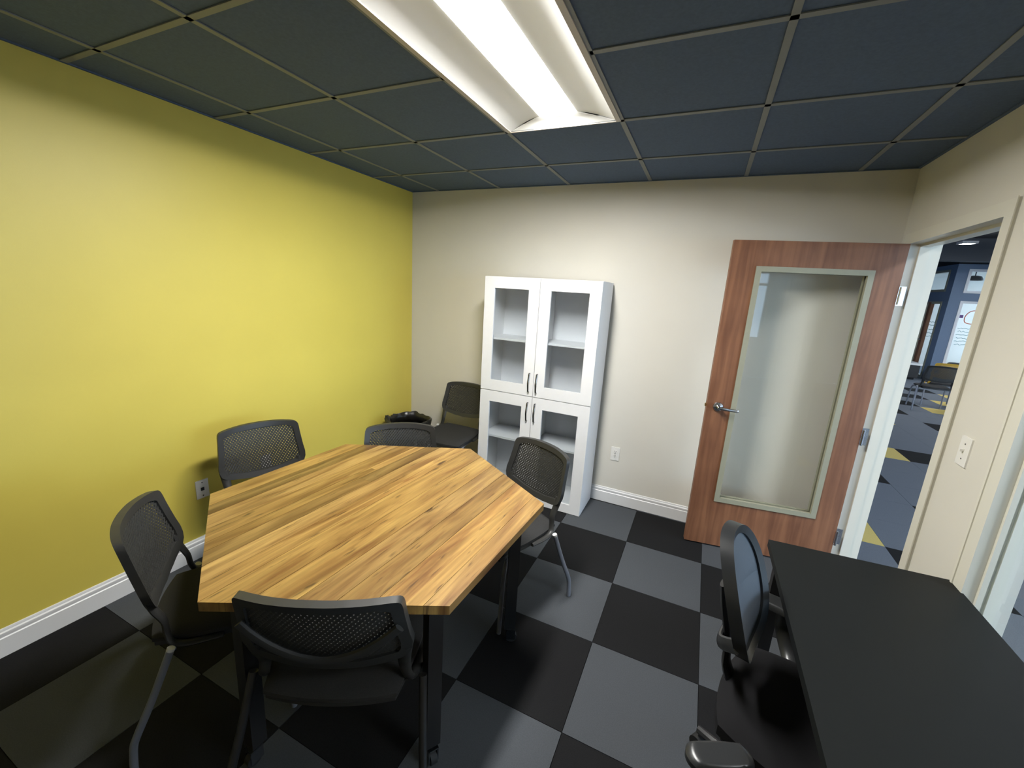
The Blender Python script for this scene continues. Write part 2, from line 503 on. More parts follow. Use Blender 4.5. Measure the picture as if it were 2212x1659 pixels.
# in this frame +y points towards the camera side? build leaf between y=-DT and 0
gx0, gx1, gz0, gz1 = 0.143, 0.754, 0.360, 1.950
sgn = -1 if (math.cos(ang) < 0) else 1
# local +y for angle ~ -171 deg points to world -y (towards the viewer); visible face at y=0, body behind at y<0
bm = BM()
box(bm, 0, gx0, -DT, 0, DZ0, DZ1); box(bm, gx1, DW, -DT, 0, DZ0, DZ1)
box(bm, gx0, gx1, -DT, 0, DZ0, gz0); box(bm, gx0, gx1, -DT, 0, gz1, DZ1)
bmesh.ops.remove_doubles(bm, verts=bm.verts[:], dist=1e-5)
obj('door_panel', bm, M['door_wood'], dl)
bm = BM()
fw_ = 0.026
for y0, y1 in ((-0.012, 0.009), (-DT - 0.009, -DT + 0.012)):
    box(bm, gx0 - 0.006, gx0 + fw_, y0, y1, gz0 - 0.006, gz1 + 0.006); box(bm, gx1 - fw_, gx1 + 0.006, y0, y1, gz0 - 0.006, gz1 + 0.006)
    box(bm, gx0 + fw_, gx1 - fw_, y0, y1, gz0 - 0.006, gz0 + fw_); box(bm, gx0 + fw_, gx1 - fw_, y0, y1, gz1 - fw_, gz1 + 0.006)
obj('glazing_frame', bm, M['vision_frame'], dl, bevel=0.003)
obj('pane', bx(gx0 + 0.01, gx1 - 0.01, -0.026, -0.020, gz0 + 0.01, gz1 - 0.01), M['glass'], dl)
for s, y in ((1, 0.0), (-1, -DT)):
    h = obj('door_handle', lathe(BM(), [(0.033, 0), (0.033, 0.006), (0.029, 0.012), (0.016, 0.016), (0.013, 0.05), (0.009, 0.054)], 28), M['chrome'], dl, smooth=True)
    h.rotation_euler = (-math.pi / 2 * s, 0, 0); h.location = (0.838, y, 1.035)
    p = [(0.838, y + s * 0.046, 1.035), (0.82, y + s * 0.052, 1.034), (0.78, y + s * 0.053, 1.031), (0.735, y + s * 0.05, 1.029), (0.722, y + s * 0.047, 1.029)]
    obj('lever', tube(BM(), smooth_path(p, 4), 0.010, 10, ry=0.005, side=(0, 0, 1)), M['chrome'], dl, smooth=True)
obj('latch_bolt', bx(DW, DW + 0.009, -0.030, -0.014, 1.025, 1.045), M['brass'], dl, bevel=0.002)
for z in (1.82, 0.948, 0.24):
    h = obj('hinge', tube(BM(), [(-0.008, 0.004, z - 0.05), (-0.008, 0.004, z + 0.05)], 0.007, 12), M['chrome'], dl, smooth=True)
    o = obj('hinge_plate', bx(W - 0.004, W + 0.036, D0 - 0.0025, D0, z - 0.055, z + 0.055), M['chrome'], st)
    for dz in (-0.035, 0, 0.035):
        obj('screw', bx(W + 0.012 + (0.008 if dz == 0 else 0), W + 0.019 + (0.008 if dz == 0 else 0), D0 - 0.0045, D0 - 0.0025, z + dz - 0.0035, z + dz + 0.0035), M['chrome'], o)

# ---------------------------------------------------------------- hall beyond the door
KY_ = 11.5
HX1, HY0, HY1, HH = 15.0, -8.0, 16.1, 3.5
hf = struct('hall_floor', box(bx(W, 11.15, HY0, 9.0, -0.06, -0.004), W, HX1, 9.0, HY1, -0.06, -0.004), M['carpet_blue'])
struct('hall_ceiling', box(bx(W + WT, 11.15, HY0, 9.0, HH, HH + 0.1), W + WT, 12.5, 9.0, HY1, HH, HH + 0.1), M['hall_dark'])
struct('wall_hall_right', box(bx(HX1, HX1 + 0.1, 9.0, KY_ + 0.1, 0, HH), 11.15, HX1, 8.9, 9.0, 0, HH), M['hall_wall'])
struct('wall_hall_far', bx(W, 8.42, HY1, HY1 + 0.1, 0, HH), M['hall_wall'])
struct('wall_hall_left', bx(W, W + WT, 0, HY1, 0, HH), M['hall_wall'])
bm = BM()
box(bm, W + WT, W + WT + 0.02, YF - 2.8, 0, 2.75, HH)
struct('wall_hall_upper', bm, M['hall_wall'])
struct('wall_hall_side', bx(W, W + WT, HY0, YF, 0, HH), M['white_wall'])
# window wall at the hall's near end: daylight enters here
bm = BM()
wx0, wx1, wz0, wz1 = 4.5, 6.3, 0.9, 2.5
box(bm, W, wx0, HY0 - 0.15, HY0, 0, HH); box(bm, wx1, 11.15, HY0 - 0.15, HY0, 0, HH)
box(bm, wx0, wx1, HY0 - 0.15, HY0, 0, wz0); box(bm, wx0, wx1, HY0 - 0.15, HY0, wz1, HH)
struct('wall_hall_near', bm, M['white_wall'])
bm = BM()
for x in (wx0, wx1 - 0.06): box(bm, x, x + 0.06, HY0 - 0.1, HY0 - 0.04, wz0, wz1)
for z in (wz0, 2.16, wz1 - 0.06): box(bm, wx0, wx1, HY0 - 0.1, HY0 - 0.04, z, z + 0.06)
struct('window_2', bm, M['trim'])
bm = BM()  # unseen side windows, added to send daylight through the doorway
ry0, ry1, rz0, rz1 = -7.6, 2.0, 0.3, 2.75
box(bm, 11.0, 11.15, HY0, ry0, 0, HH); box(bm, 11.0, 11.15, ry1, 9.0, 0, HH); box(bm, 11.0, 11.15, ry0, ry1, 0, rz0); box(bm, 11.0, 11.15, ry0, ry1, rz1, HH)
struct('wall_hall_street', bm, M['white_wall'])
bm = BM()
for k in range(7): box(bm, 11.04, 11.1, ry0 + (ry1 - ry0 - 0.06) * k / 6, ry0 + (ry1 - ry0 - 0.06) * k / 6 + 0.06, rz0, rz1)
for z in (rz0, 2.1, rz1 - 0.06): box(bm, 11.04, 11.1, ry0, ry1, z, z + 0.06)
struct('window_added', bm, M['trim'])
portal('daylight_portal', (11.2, (ry0 + ry1) / 2, (rz0 + rz1) / 2), (0, math.pi / 2, 0), rz1 - rz0, ry1 - ry0)
portal('daylight_portal', ((wx0 + wx1) / 2, HY0 - 0.16, (wz0 + wz1) / 2), (math.pi / 2, 0, 0), wx1 - wx0, wz1 - wz0)

# hall carpet tiles near the openings, with yellow and black accents
YEL = {(3.6, 0.41), (4.6, 2.93), (6.6, 6.45), (5.1, 4.94), (5.1, 1.42), (7.1, 7.46), (7.6, 8.46), (8.1, 9.46), (4.1, -2.61), (5.6, -0.6)}
BLK = {(4.1, -0.09), (5.1, 2.93), (4.1, 1.93), (4.6, 0.92), (6.1, 4.94), (5.6, 5.95), (6.1, 6.96), (6.6, 7.96), (7.1, 8.96), (5.6, 6.96), (4.6, -1.6), (5.1, 7.46)}


def near(S_, x, y): return any(abs(x - a) < 0.1 and abs(y - b) < 0.1 for a, b in S_)


for k in range(0, 10):
    for l in range(-6, 22):
        x, y = 3.6 + 0.5 * k, -0.09 + 0.503 * l
        if y > 4.5 and x < 4.9: continue
        if x > 4.9 + max(0, (y + 1)) * 0.42: continue
        mt = M['carpet_yellow'] if near(YEL, x, y) else M['carpet_black'] if near(BLK, x, y) else M['carpet_blue']
        x0 = max(x, W + 0.001)
        obj('carpet_tile', bx(x0 + G, x + 0.5 - G, y + G, y + 0.503 - G, -0.004, 0.0), mt, hf)

# far glazed office block: corner at (8.32, 11.5)
KX, KY, KH = 8.32, 11.5, 3.05
fx0, fx1 = 8.55, 10.9
bm = BM()
box(bm, KX, fx0, KY, KY + 0.1, 0, KH); box(bm, fx1, HX1, KY, KY + 0.1, 0, KH)
box(bm, fx0, fx1, KY, KY + 0.1, 0, 0.35); box(bm, fx0, fx1, KY, KY + 0.1, 2.13, 2.33); box(bm, fx0, fx1, KY, KY + 0.1, 2.93, KH)
ly0, ly1 = 11.80, 14.6
box(bm, KX, KX + 0.1, KY + 0.1, ly0, 0, KH); box(bm, KX, KX + 0.1, ly1, HY1, 0, KH)
box(bm, KX, KX + 0.1, ly0, ly1, 2.10, 2.36); box(bm, KX, KX + 0.1, ly0, ly1, 2.93, KH)
struct('wall_office', bm, M['hall_wall'])
struct('wall_office_upper', box(bx(KX, 12.5, KY - 0.01, HY1, KH, HH), 12.5, HX1, KY - 0.01, KY + 0.1, KH, HH), M['hall_dark'])


def glazed(name, axis, a, b, z0, z1, c):
    """framed pane in the plane axis = c"""
    bm = BM(); w = 0.06
    def B(a0, a1, zz0, zz1, d0=-0.015, d1=0.085):
        if axis == 'y': box(bm, a0, a1, c + d0, c + d1, zz0, zz1)
        else: box(bm, c + d0, c + d1, a0, a1, zz0, zz1)
    B(a, a + w, z0, z1); B(b - w, b, z0, z1); B(a + w, b - w, z0, z0 + w); B(a + w, b - w, z1 - w, z1)
    o = struct(name, bm, M['trim'] if axis == 'y' else M['vision_frame'])
    bm = BM()
    if axis == 'y': box(bm, a + w, b - w, c + 0.03, c + 0.036, z0 + w, z1 - w)
    else: box(bm, c + 0.03, c + 0.036, a + w, b - w, z0 + w, z1 - w)
    obj('pane', bm, M['glass'], o)
    return o


wl = glazed('window_3', 'y', fx0, fx1, 0.35, 2.13, KY)
glazed('window_4', 'y', fx0, fx1, 2.33, 2.93, KY)
glazed('window_5', 'x', ly0, 13.05, 2.36, 2.93, KX)
d2 = glazed('door_2', 'x', ly0, 12.72, 0.02, 2.10, KX)
obj('door_stile', bx(KX - 0.02, KX + 0.06, 12.36, 12.50, 0.02, 2.08), M['door_wood'], d2)
o = obj('door_handle', tube(BM(), smooth_path([(KX - 0.02, 12.42, 1.04), (KX - 0.07, 12.42, 1.04), (KX - 0.075, 12.30, 1.04)], 4), 0.012, 8), M['chrome'], d2, smooth=True)
# marker scribbles on the far panes (thin ink strokes lying on the glass)
ink_r = mat('orange_marker_ink', lin(196, 96, 66), 0.6, noise=0.02)
ink_g = mat('grey_green_marker_ink', lin(116, 146, 142), 0.6, noise=0.02)
ink_p = mat('violet_marker_ink', lin(96, 66, 120), 0.6, noise=0.02)
yy = KY + 0.026
stroke = [(8.98, 1.86), (8.90, 1.90), (8.80, 1.86), (8.74, 1.74), (8.76, 1.60), (8.90, 1.56), (9.02, 1.62), (9.04, 1.72), (9.20, 1.72)]
obj('marker_stroke', tube(BM(), smooth_path([(x, yy, z) for x, z in stroke], 4), 0.010, 6, ry=0.004), ink_r, wl)
bm = BM()
for r in range(6):
    z = 1.44 - r * 0.085
    x = 8.66 + 0.02 * (r % 2); pts = []
    while x < 9.3 - 0.06 * (r % 3):
        pts.append((x, yy, z + random.uniform(-0.02, 0.02))); x += 0.035
    tube(bm, pts, 0.006, 4, ry=0.003)
o = obj('marker_lines', bm, ink_g, wl); o['kind'] = 'stuff'
obj('marker_blot', bx(8.63, 8.70, yy - 0.003, yy, 1.70, 1.78), ink_p, wl)
bm = BM()
for r in range(5):
    z = 1.55 - r * 0.10; y = 11.95; pts = []
    while y < 12.3:
        pts.append((KX + 0.026, y, z + random.uniform(-0.02, 0.02))); y += 0.035
    tube(bm, pts, 0.006, 4, ry=0.003)
o = obj('marker_lines', bm, ink_g, d2); o['kind'] = 'stuff'
# the office room behind: white walls, unseen opening added in the end wall to let daylight in
bm = BM()
box(bm, KX + 0.1, HX1, 16.0, 16.1, 0, KH)
struct('wall_office_back', bm, M['white_wall'])
struct('ceiling_office', bx(KX + 0.1, 12.5, KY + 0.1, 16.1, KH - 0.04, KH), M['white_wall'])
bm = BM()
box(bm, 12.4, 12.5, KY + 0.1, 16.0, 0, 0.4); box(bm, 12.4, 12.5, KY + 0.1, 16.0, 2.9, KH)
box(bm, 12.4, 12.5, KY + 0.1, 12.0, 0.4, 2.9); box(bm, 12.4, 12.5, 15.7, 16.0, 0.4, 2.9)
struct('wall_office_end', bm, M['white_wall'])
portal('daylight_portal', (12.55, 13.85, 1.65), (0, math.pi / 2, 0), 2.5, 3.7)


def area(name, loc, rot, sx, sy, power, color):
    l = bpy.data.lights.new(name, 'AREA'); l.shape = 'RECTANGLE'; l.size = sx; l.size_y = sy; l.energy = power; l.color = color
    o = bpy.data.objects.new(name, l); COL.objects.link(o); o.location = loc; o.rotation_euler = rot
    return o


# flat panel lights; all but the small square one are unseen, added to brighten
def panel_fitting(label, x, y, z, power, sx=0.6, sy=0.6, color=(0.92, 0.96, 1.0), group=None):
    t = thing('ceiling_light', label, 'ceiling light', (x, y, z), 0, group)
    bm = BM(); w = 0.03
    box(bm, -sx / 2, sx / 2, -sy / 2, -sy / 2 + w, -0.02, 0.03); box(bm, -sx / 2, sx / 2, sy / 2 - w, sy / 2, -0.02, 0.03)
    box(bm, -sx / 2, -sx / 2 + w, -sy / 2 + w, sy / 2 - w, -0.02, 0.03); box(bm, sx / 2 - w, sx / 2, -sy / 2 + w, sy / 2 - w, -0.02, 0.03)
    obj('housing', bm, M['light_frame'], t)
    obj('diffuser', bx(-sx / 2 + w, sx / 2 - w, -sy / 2 + w, sy / 2 - w, 0.0, 0.02), emit_mat('lit_diffuser', color + (1,), power), t)
    return t


HALLG = 'unseen lights added to the hall'
for x, y, lb in ((5.6, -2.6, 'added unseen hall light just outside the side window'), (8.6, 0.0, 'added unseen hall light opposite the doorway'),
                 (8.6, -2.6, 'added unseen hall light farther out, opposite the side window'), (9.4, 4.0, 'added unseen hall light past the end of the added windows'),
                 (9.8, 7.8, 'added unseen hall light nearest the far glazed office'), (4.7, 8.4, 'added unseen hall light along the left hall wall')):
    panel_fitting(lb, x, y, 3.3, 30, 0.6, 1.2, group=HALLG)  # extra lights out of view, added to raise the hall's brightness
panel_fitting('unseen light added to brighten the far glazed office', 11.4, 13.6, 2.99, 20, 0.6, 1.2)  # added out of view so the office walls look bright
panel_fitting('small lit square fitting on the dark ceiling beyond the doorway', 7.55, 9.4, 3.3, 14, 0.26, 0.26)
struct('trim_2', bx(6.4, 11.0, 10.2, 10.5, 3.0, 3.5), mat('dark_beam', lin(58, 62, 68), 0.8, noise=0.03))

# ---------------------------------------------------------------- recessed ceiling light
t = thing('ceiling_light', 'large white recessed troffer with a glowing lens over the wooden table', 'ceiling light', ((LX0 + LX1) / 2, (LY0 + LY1) / 2, H))
hw, hl = T / 2 - 0.003, T - 0.003
bm = BM(); fwid = 0.022
box(bm, -hw, -hw + fwid, -hl, hl, -0.004, 0.004); box(bm, hw - fwid, hw, -hl, hl, -0.004, 0.004)
box(bm, -hw + fwid, hw - fwid, -hl, -hl + 0.006, -0.004, 0.004); box(bm, -hw + fwid, hw - fwid, hl - 0.006, hl, -0.004, 0.004)
obj('frame', bm, M['light_frame'], t)
lw, lz, le = 0.098, 0.036, 0.06


def sheet(bm, rows, th=0.003):
    """thick sheet from rows of points (offset upwards)"""
    top = [[bm.verts.new((p[0], p[1], p[2] + th)) for p in r] for r in rows]
    bot = [[bm.verts.new(p) for p in r] for r in rows]
    for g, rev in ((top, 0), (bot, 1)):
        for i in range(len(g) - 1):
            for k in range(len(g[0]) - 1):
                f = (g[i][k], g[i + 1][k], g[i + 1][k + 1], g[i][k + 1])
                bm.faces.new(f[::-1] if rev else f)
    R_, C_ = len(rows), len(rows[0])
    for i in range(R_ - 1):
        for k in (0, C_ - 1): bm.faces.new((top[i][k], top[i + 1][k], bot[i + 1][k], bot[i][k]))
    for k in range(C_ - 1):
        for i in (0, R_ - 1): bm.faces.new((top[i][k], top[i][k + 1], bot[i][k + 1], bot[i][k]))
    return bm


def side_rows(s):
    rows = []
    for k in range(9):
        f = k / 8
        x = s * (hw - fwid - (hw - fwid - lw) * f)
        z = lz * math.sin(f * math.pi / 2) ** 0.9
        yl = hl - 0.006 - le * f
        rows.append([(x, -yl, z), (x, yl, z)])
    return rows


for s in (-1, 1): obj('reflector', sheet(BM(), side_rows(s)), M['reflector'], t, smooth=True)
for s in (-1, 1):
    y0, y1 = s * (hl - 0.006), s * (hl - 0.006 - le)
    obj('end_plate', sheet(BM(), [[(-hw + fwid, y0, 0), (hw - fwid, y0, 0)], [(-lw, y1, lz), (lw, y1, lz)]]), M['reflector'], t)
rows = []
for k in range(9):
    a = math.pi * k / 8
    rows.append([(-lw * math.cos(a), -(hl - 0.006 - le), lz - 0.008 * math.sin(a)), (-lw * math.cos(a), hl - 0.006 - le, lz - 0.008 * math.sin(a))])
obj('lens', sheet(BM(), rows, 0.002), M['lens'], t, smooth=True)
obj('housing', bx(-hw, hw, -hl, hl, 0.09, 0.11), M['light_frame'], t)
la = bpy.data.lights.new('lens_lamp', 'AREA'); la.shape = 'RECTANGLE'; la.size = 2 * lw - 0.03; la.size_y = 2 * (hl - 0.006 - le) - 0.02
la.energy = LAMP_W; la.color = (1.0, 0.985, 0.95); la.spread = math.radians(178.5)
lo = bpy.data.objects.new('lens_lamp', la); COL.objects.link(lo); lo.parent = t; lo.location = (0, 0, lz - 0.012)

# ---------------------------------------------------------------- hexagonal table
TCX, TCY, TA, TR, TZ = 1.400, -2.003, math.radians(-2.4), 0.748, 0.758
tb = thing('hexagonal_table', 'hexagonal meeting table topped with golden wooden planks on black legs', 'table', (TCX, TCY, 0), TA)
HV = [(TR * math.cos(math.radians(30 + 60 * k)), TR * math.sin(math.radians(30 + 60 * k))) for k in range(6)]


def clip_poly(poly, nx, ny, d):
    """keep nx*x+ny*y <= d"""
    out = []
    for i in range(len(poly)):
        a, b = poly[i], poly[(i + 1) % len(poly)]
        da, db = nx * a[0] + ny * a[1] - d, nx * b[0] + ny * b[1] - d
        if da <= 0: out.append(a)
        if da * db < 0:
            f = da / (da - db); out.append((a[0] + (b[0] - a[0]) * f, a[1] + (b[1] - a[1]) * f))
    return out


# (edge positions across the boards, list of butt joints along them, tint per piece)
BOARDS = [(-0.70, -0.548, [], [1.05]), (-0.548, -0.475, [], [0.60]), (-0.475, -0.375, [], [1.04]), (-0.375, -0.288, [], [0.92]),
          (-0.288, -0.236, [0.213], [0.80, 1.05]), (-0.236, -0.160, [0.10], [0.70, 0.62]), (-0.160, -0.075, [], [1.04]), (-0.075, 0.0, [], [1.08]),
          (0.0, 0.118, [], [0.90]), (0.118, 0.236, [], [1.0]), (0.236, 0.340, [], [0.86]), (0.340, 0.440, [], [0.78]),
          (0.440, 0.578, [], [1.10]), (0.578, 0.70, [], [1.02])]
YT = [(1.0, 0.97, 0.85), (1.0, 0.98, 0.9), (1, 1, 1), (1, 0.97, 0.93)]
for bi, (a, b_, cuts, tints) in enumerate(BOARDS):
    cs = [-1.0] + cuts + [1.0]
    for q in range(len(cs) - 1):
        p = clip_poly(HV, -1, 0, -(a + 0.0008)); p = clip_poly(p, 1, 0, b_ - 0.0008)
        p = clip_poly(p, 0, -1, -(cs[q] + 0.0004)); p = clip_poly(p, 0, 1, cs[q + 1] - 0.0004)
        if len(p) < 3: continue
        o = obj('plank', prism(BM(), p, TZ - 0.032, TZ + random.uniform(-0.0002, 0.0002)), M['plank'], tb, bevel=0.0018, seg=1)
        tn = tints[q]; c = YT[(bi * 7 + q * 3) % 4]
        if bi in (9,): c = (0.98, 0.98, 0.86)
        o.color = (tn * c[0], tn * c[1], tn * c[2], 1)
obj('under_frame', prism(prism(BM(), [(x * 0.80, y * 0.80) for x, y in HV], TZ - 0.045, TZ - 0.033), [(x * 0.3, y * 0.3) for x, y in HV], TZ - 0.06, TZ - 0.045), M['black_metal'], tb)
for k in range(6):
    a = math.radians(30 + 60 * k if k != 3 else 194.4); r = 0.625 if k != 3 else 0.60
    leg_bm = BM()
    box(leg_bm, -0.026, 0.026, -0.026, 0.026, 0.085, TZ - 0.045)
    box(leg_bm, -0.06, 0.06, -0.06, 0.06, TZ - 0.045, TZ - 0.033)
    lg = obj('leg', leg_bm, M['black_metal'], tb, bevel=0.004)
    lg.location = (r * math.cos(a), r * math.sin(a), 0); lg.rotation_euler = (0, 0, a)
    bmw = BM()
    tube(bmw, [(0.012, -0.012, 0.027), (0.012, 0.012, 0.027)], 0.027, 18)
    w_ = obj('caster_wheel', bmw, M['rubber'], lg, smooth=True)
    bmw = BM()
    box(bmw, -0.014, 0.03, -0.019, -0.014, 0.02, 0.072); box(bmw, -0.014, 0.03, 0.014, 0.019, 0.02, 0.072); box(bmw, -0.014, 0.03, -0.019, 0.019, 0.068, 0.074)
    tube(bmw, [(0, 0, 0.07), (0, 0, 0.09)], 0.01, 10)
    obj('caster_fork', bmw, M['chrome'], lg)

# ---------------------------------------------------------------- mesh-backed chairs (x = facing, y = left)
def back_x(lat, z):
    """front-back position of the back shell"""
    t = (z - 0.46) / 0.39
    return -0.160 - 0.115 * t - 0.02 * t * (1 - t) + 0.056 * (abs(lat) / 0.22) ** 2.2 * (0.45 + 0.4 * t)


def resample(poly, n):
    poly = [Vector((p[0], p[1], 0)) for p in poly]
    P = poly + [poly[0]]
    d = [0]
    for i in range(len(P) - 1): d.append(d[-1] + (P[i + 1] - P[i]).length)
    out = []; j = 0
    for k in range(n):
        s = d[-1] * k / n
        while d[j + 1] < s: j += 1
        f = (s - d[j]) / max(d[j + 1] - d[j], 1e-9)
        q = P[j].lerp(P[j + 1], f); out.append((q.x, q.y))
    return out


def half_outline(inset):
    i = inset
    h = [(0.0, 0.853 - i), (0.08, 0.8515 - i), (0.15, 0.846 - i), (0.19 - i * .9, 0.8405 - i), (0.203 - i * .9, 0.836 - i), (0.2105 - i, 0.827 - i * .9), (0.2135 - i, 0.808 - i * .3), (0.216 - i, 0.77), (0.224 - i, 0.69),
         (0.230 - i, 0.65), (0.228 - i, 0.62), (0.219 - i, 0.596 + i * .3), (0.201 - i * .9, 0.580 + i * .8), (0.168 - i * .6, 0.568 + i), (0.09, 0.553 + i), (0.0, 0.546 + i)]
    return h + [(-x, z) for x, z in h[-2:0:-1]]


def mesh_chair_bits():
    bits = {}
    # frame ring
    n = 160
    O = resample(half_outline(0.0), n); I = resample(half_outline(0.030), n)
    bm = BM(); R = []
    for off in (0.012, -0.014):
        R.append(([bm.verts.new((back_x(x, z) + off, x, z)) for x, z in O], [bm.verts.new((back_x(x, z) + off * 0.8, x, z)) for x, z in I]))
    (fo, fi), (ro, ri) = R
    for k in range(n):
        q = (k + 1) % n
        bm.faces.new((fo[k], fo[q], fi[q], fi[k])); bm.faces.new((ro[q], ro[k], ri[k], ri[q]))
        bm.faces.new((fo[q], fo[k], ro[k], ro[q])); bm.faces.new((fi[k], fi[q], ri[q], ri[k]))
    bmesh.ops.bevel(bm, geom=[e for e in bm.edges if e.is_manifold and e.calc_face_angle(0) > 1.0], offset=0.005, segments=2, affect='EDGES', clamp_overlap=True)
    bits['back_frame'] = (bm, M['plastic'], True)
    # lattice
    inner = half_outline(0.026)
    bm = BM()
    edges = [(inner[i], inner[(i + 1) % len(inner)]) for i in range(len(inner))]

    def hits(p, d):
        ts = []
        for a, b in edges:
            ex, ey = b[0] - a[0], b[1] - a[1]
            den = d[0] * ey - d[1] * ex
            if abs(den) < 1e-9: continue
            t_ = ((a[0] - p[0]) * ey - (a[1] - p[1]) * ex) / den
            u_ = ((a[0] - p[0]) * d[1] - (a[1] - p[1]) * d[0]) / den
            if 0 <= u_ <= 1: ts.append(t_)
        ts.sort(); return ts
    for fam in (1, -1):
        th = math.radians(52) * fam
        d = (math.cos(th), math.sin(th)); nv = (-d[1], d[0])
        c = -0.5
        while c < 0.9:
            p = (nv[0] * c, nv[1] * c + 0.0)
            ts = hits(p, d)
            if len(ts) >= 2 and ts[-1] - ts[0] > 0.01:
                t0, t1 = ts[0], ts[-1]
                m_ = max(2, int((t1 - t0) / 0.05))
                rings = []
                for k in range(m_ + 1):
                    tt = t0 + (t1 - t0) * k / m_
                    y, z = p[0] + d[0] * tt, p[1] + d[1] * tt
                    w = 0.0041
                    ring = []
                    for sw, so in ((-1, 1), (1, 1), (1, -1), (-1, -1)):
                        yy_, zz_ = y + nv[0] * w * sw, z + nv[1] * w * sw
                        ring.append(bm.verts.new((back_x(y, z) + so * 0.0018 + fam * 0.0004, yy_, zz_)))
                    rings.append(ring)
                for a, b in zip(rings, rings[1:]):
                    for k in range(4): bm.faces.new((a[k], a[(k + 1) % 4], b[(k + 1) % 4], b[k]))
            c += 0.0125
    bits['back_lattice'] = (bm, M['lattice'], False)
    # uprights
    for s in (1, -1):
        p = smooth_path([(back_x(0.2, 0.62), s * 0.204, 0.62), (back_x(0.2, 0.57), s * 0.200, 0.57), (-0.150, s * 0.198, 0.52), (-0.145, s * 0.203, 0.475), (-0.130, s * 0.214, 0.437), (-0.08, s * 0.222, 0.422), (0.02, s * 0.222, 0.420)], 4)
        nn = len(p)
        ra = [0.024 - 0.008 * min(1, k / (nn * 0.5)) for k in range(nn)]
        bits['upright%d' % s] = (tube(BM(), p, ra, 10, ry=0.010, side=(0, 1, 0)), M['plastic'], True)
    # seat cushion and shell
    def seat(z0, z1, sc, roll):
        bm = BM(); nu, nv_ = 18, 18
        def pt(u, v, top):
            # u forward -1..1, v lateral -1..1 mapped to a rounded square
            x = u * math.sqrt(1 - 0.18 * v * v); y = v * math.sqrt(1 - 0.18 * u * u)
            wid = (0.222 + 0.018 * u) * sc
            e = max(abs(u), abs(v))
            edge = max(0, (e - 0.8) / 0.2)
            zt = z1 - roll * edge ** 2 - 0.012 * max(0, (u - 0.4) / 0.6) ** 2 - 0.008 * (1 - v * v) * (1 - u * u)
            zb = z0 - 0.012 * max(0, (u - 0.4) / 0.6) ** 2
            return (0.02 + x * 0.235 * sc, y * wid, zt if top else zb)
        g = []
        for top in (1, 0):
            g.append([[bm.verts.new(pt(-1 + 2 * i / nu, -1 + 2 * k / nv_, top)) for k in range(nv_ + 1)] for i in range(nu + 1)])
        for gi in (0, 1):
            for i in range(nu):
                for k in range(nv_):
                    f = (g[gi][i][k], g[gi][i + 1][k], g[gi][i + 1][k + 1], g[gi][i][k + 1])
                    bm.faces.new(f if gi == 0 else f[::-1])
        for i in range(nu):
            for k in (0, nv_): bm.faces.new((g[0][i][k], g[0][i + 1][k], g[1][i + 1][k], g[1][i][k]))
            for k in (0, nu): bm.faces.new((g[0][k][i], g[0][k][i + 1], g[1][k][i + 1], g[1][k][i]))
        return bm
    bits['seat'] = (seat(0.432, 0.462, 1.0, 0.016), M['fabric'], True)
    bits['seat_shell'] = (seat(0.412, 0.431, 0.98, 0.0), M['plastic'], True)
    # legs
    for s in (1, -1):
        p = smooth_path([(0.232, s * 0.243, 0.004), (0.226, s * 0.241, 0.16), (0.219, s * 0.238, 0.30), (0.208, s * 0.234, 0.370), (0.180, s * 0.222, 0.398), (0.13, s * 0.205, 0.404), (0.05, s * 0.195, 0.404)], 5)
        bits['legf%d' % s] = (tube(BM(), p, 0.0115, 12), M['grey_metal'], True)
        p = smooth_path([(-0.130, s * 0.248, 0.430), (-0.190, s * 0.260, 0.27), (-0.243, s * 0.272, 0.145), (-0.256, s * 0.274, 0.105), (-0.262, s * 0.275, 0.05), (-0.265, s * 0.275, 0.004)], 4)
        bits['legr%d' % s] = (tube(BM(), p, 0.0122, 12), M['grey_metal'], True)
        bits['cap%d' % s] = (tube(BM(), [(-0.1268, s * 0.2470, 0.439), (-0.1305, s * 0.2482, 0.429)], 0.0125, 12), M['cap_grey'], True)
    return bits


def mesh_chair(label, loc, rz, group=None, fab=None, extra=None):
    t = thing('mesh_back_chair', label, 'chair', loc, rz, group)
    for k, (bm, mt, sm) in mesh_chair_bits().items():
        nm = {'upright1': 'upright', 'upright-1': 'upright', 'legf1': 'leg', 'legf-1': 'leg', 'legr1': 'leg', 'legr-1': 'leg', 'cap1': 'leg_cap', 'cap-1': 'leg_cap'}.get(k, k)
        o = obj(nm, bm, mt, t, smooth=sm, angle=50)
        if nm == 'back_lattice': o['kind'] = 'stuff'
    return t


CG = 'mesh back chairs of the meeting room'
BACK = 0.275


def place(cx, cy, deg):
    a = math.radians(deg)
    return (cx + BACK * math.cos(a), cy + BACK * math.sin(a), 0), a


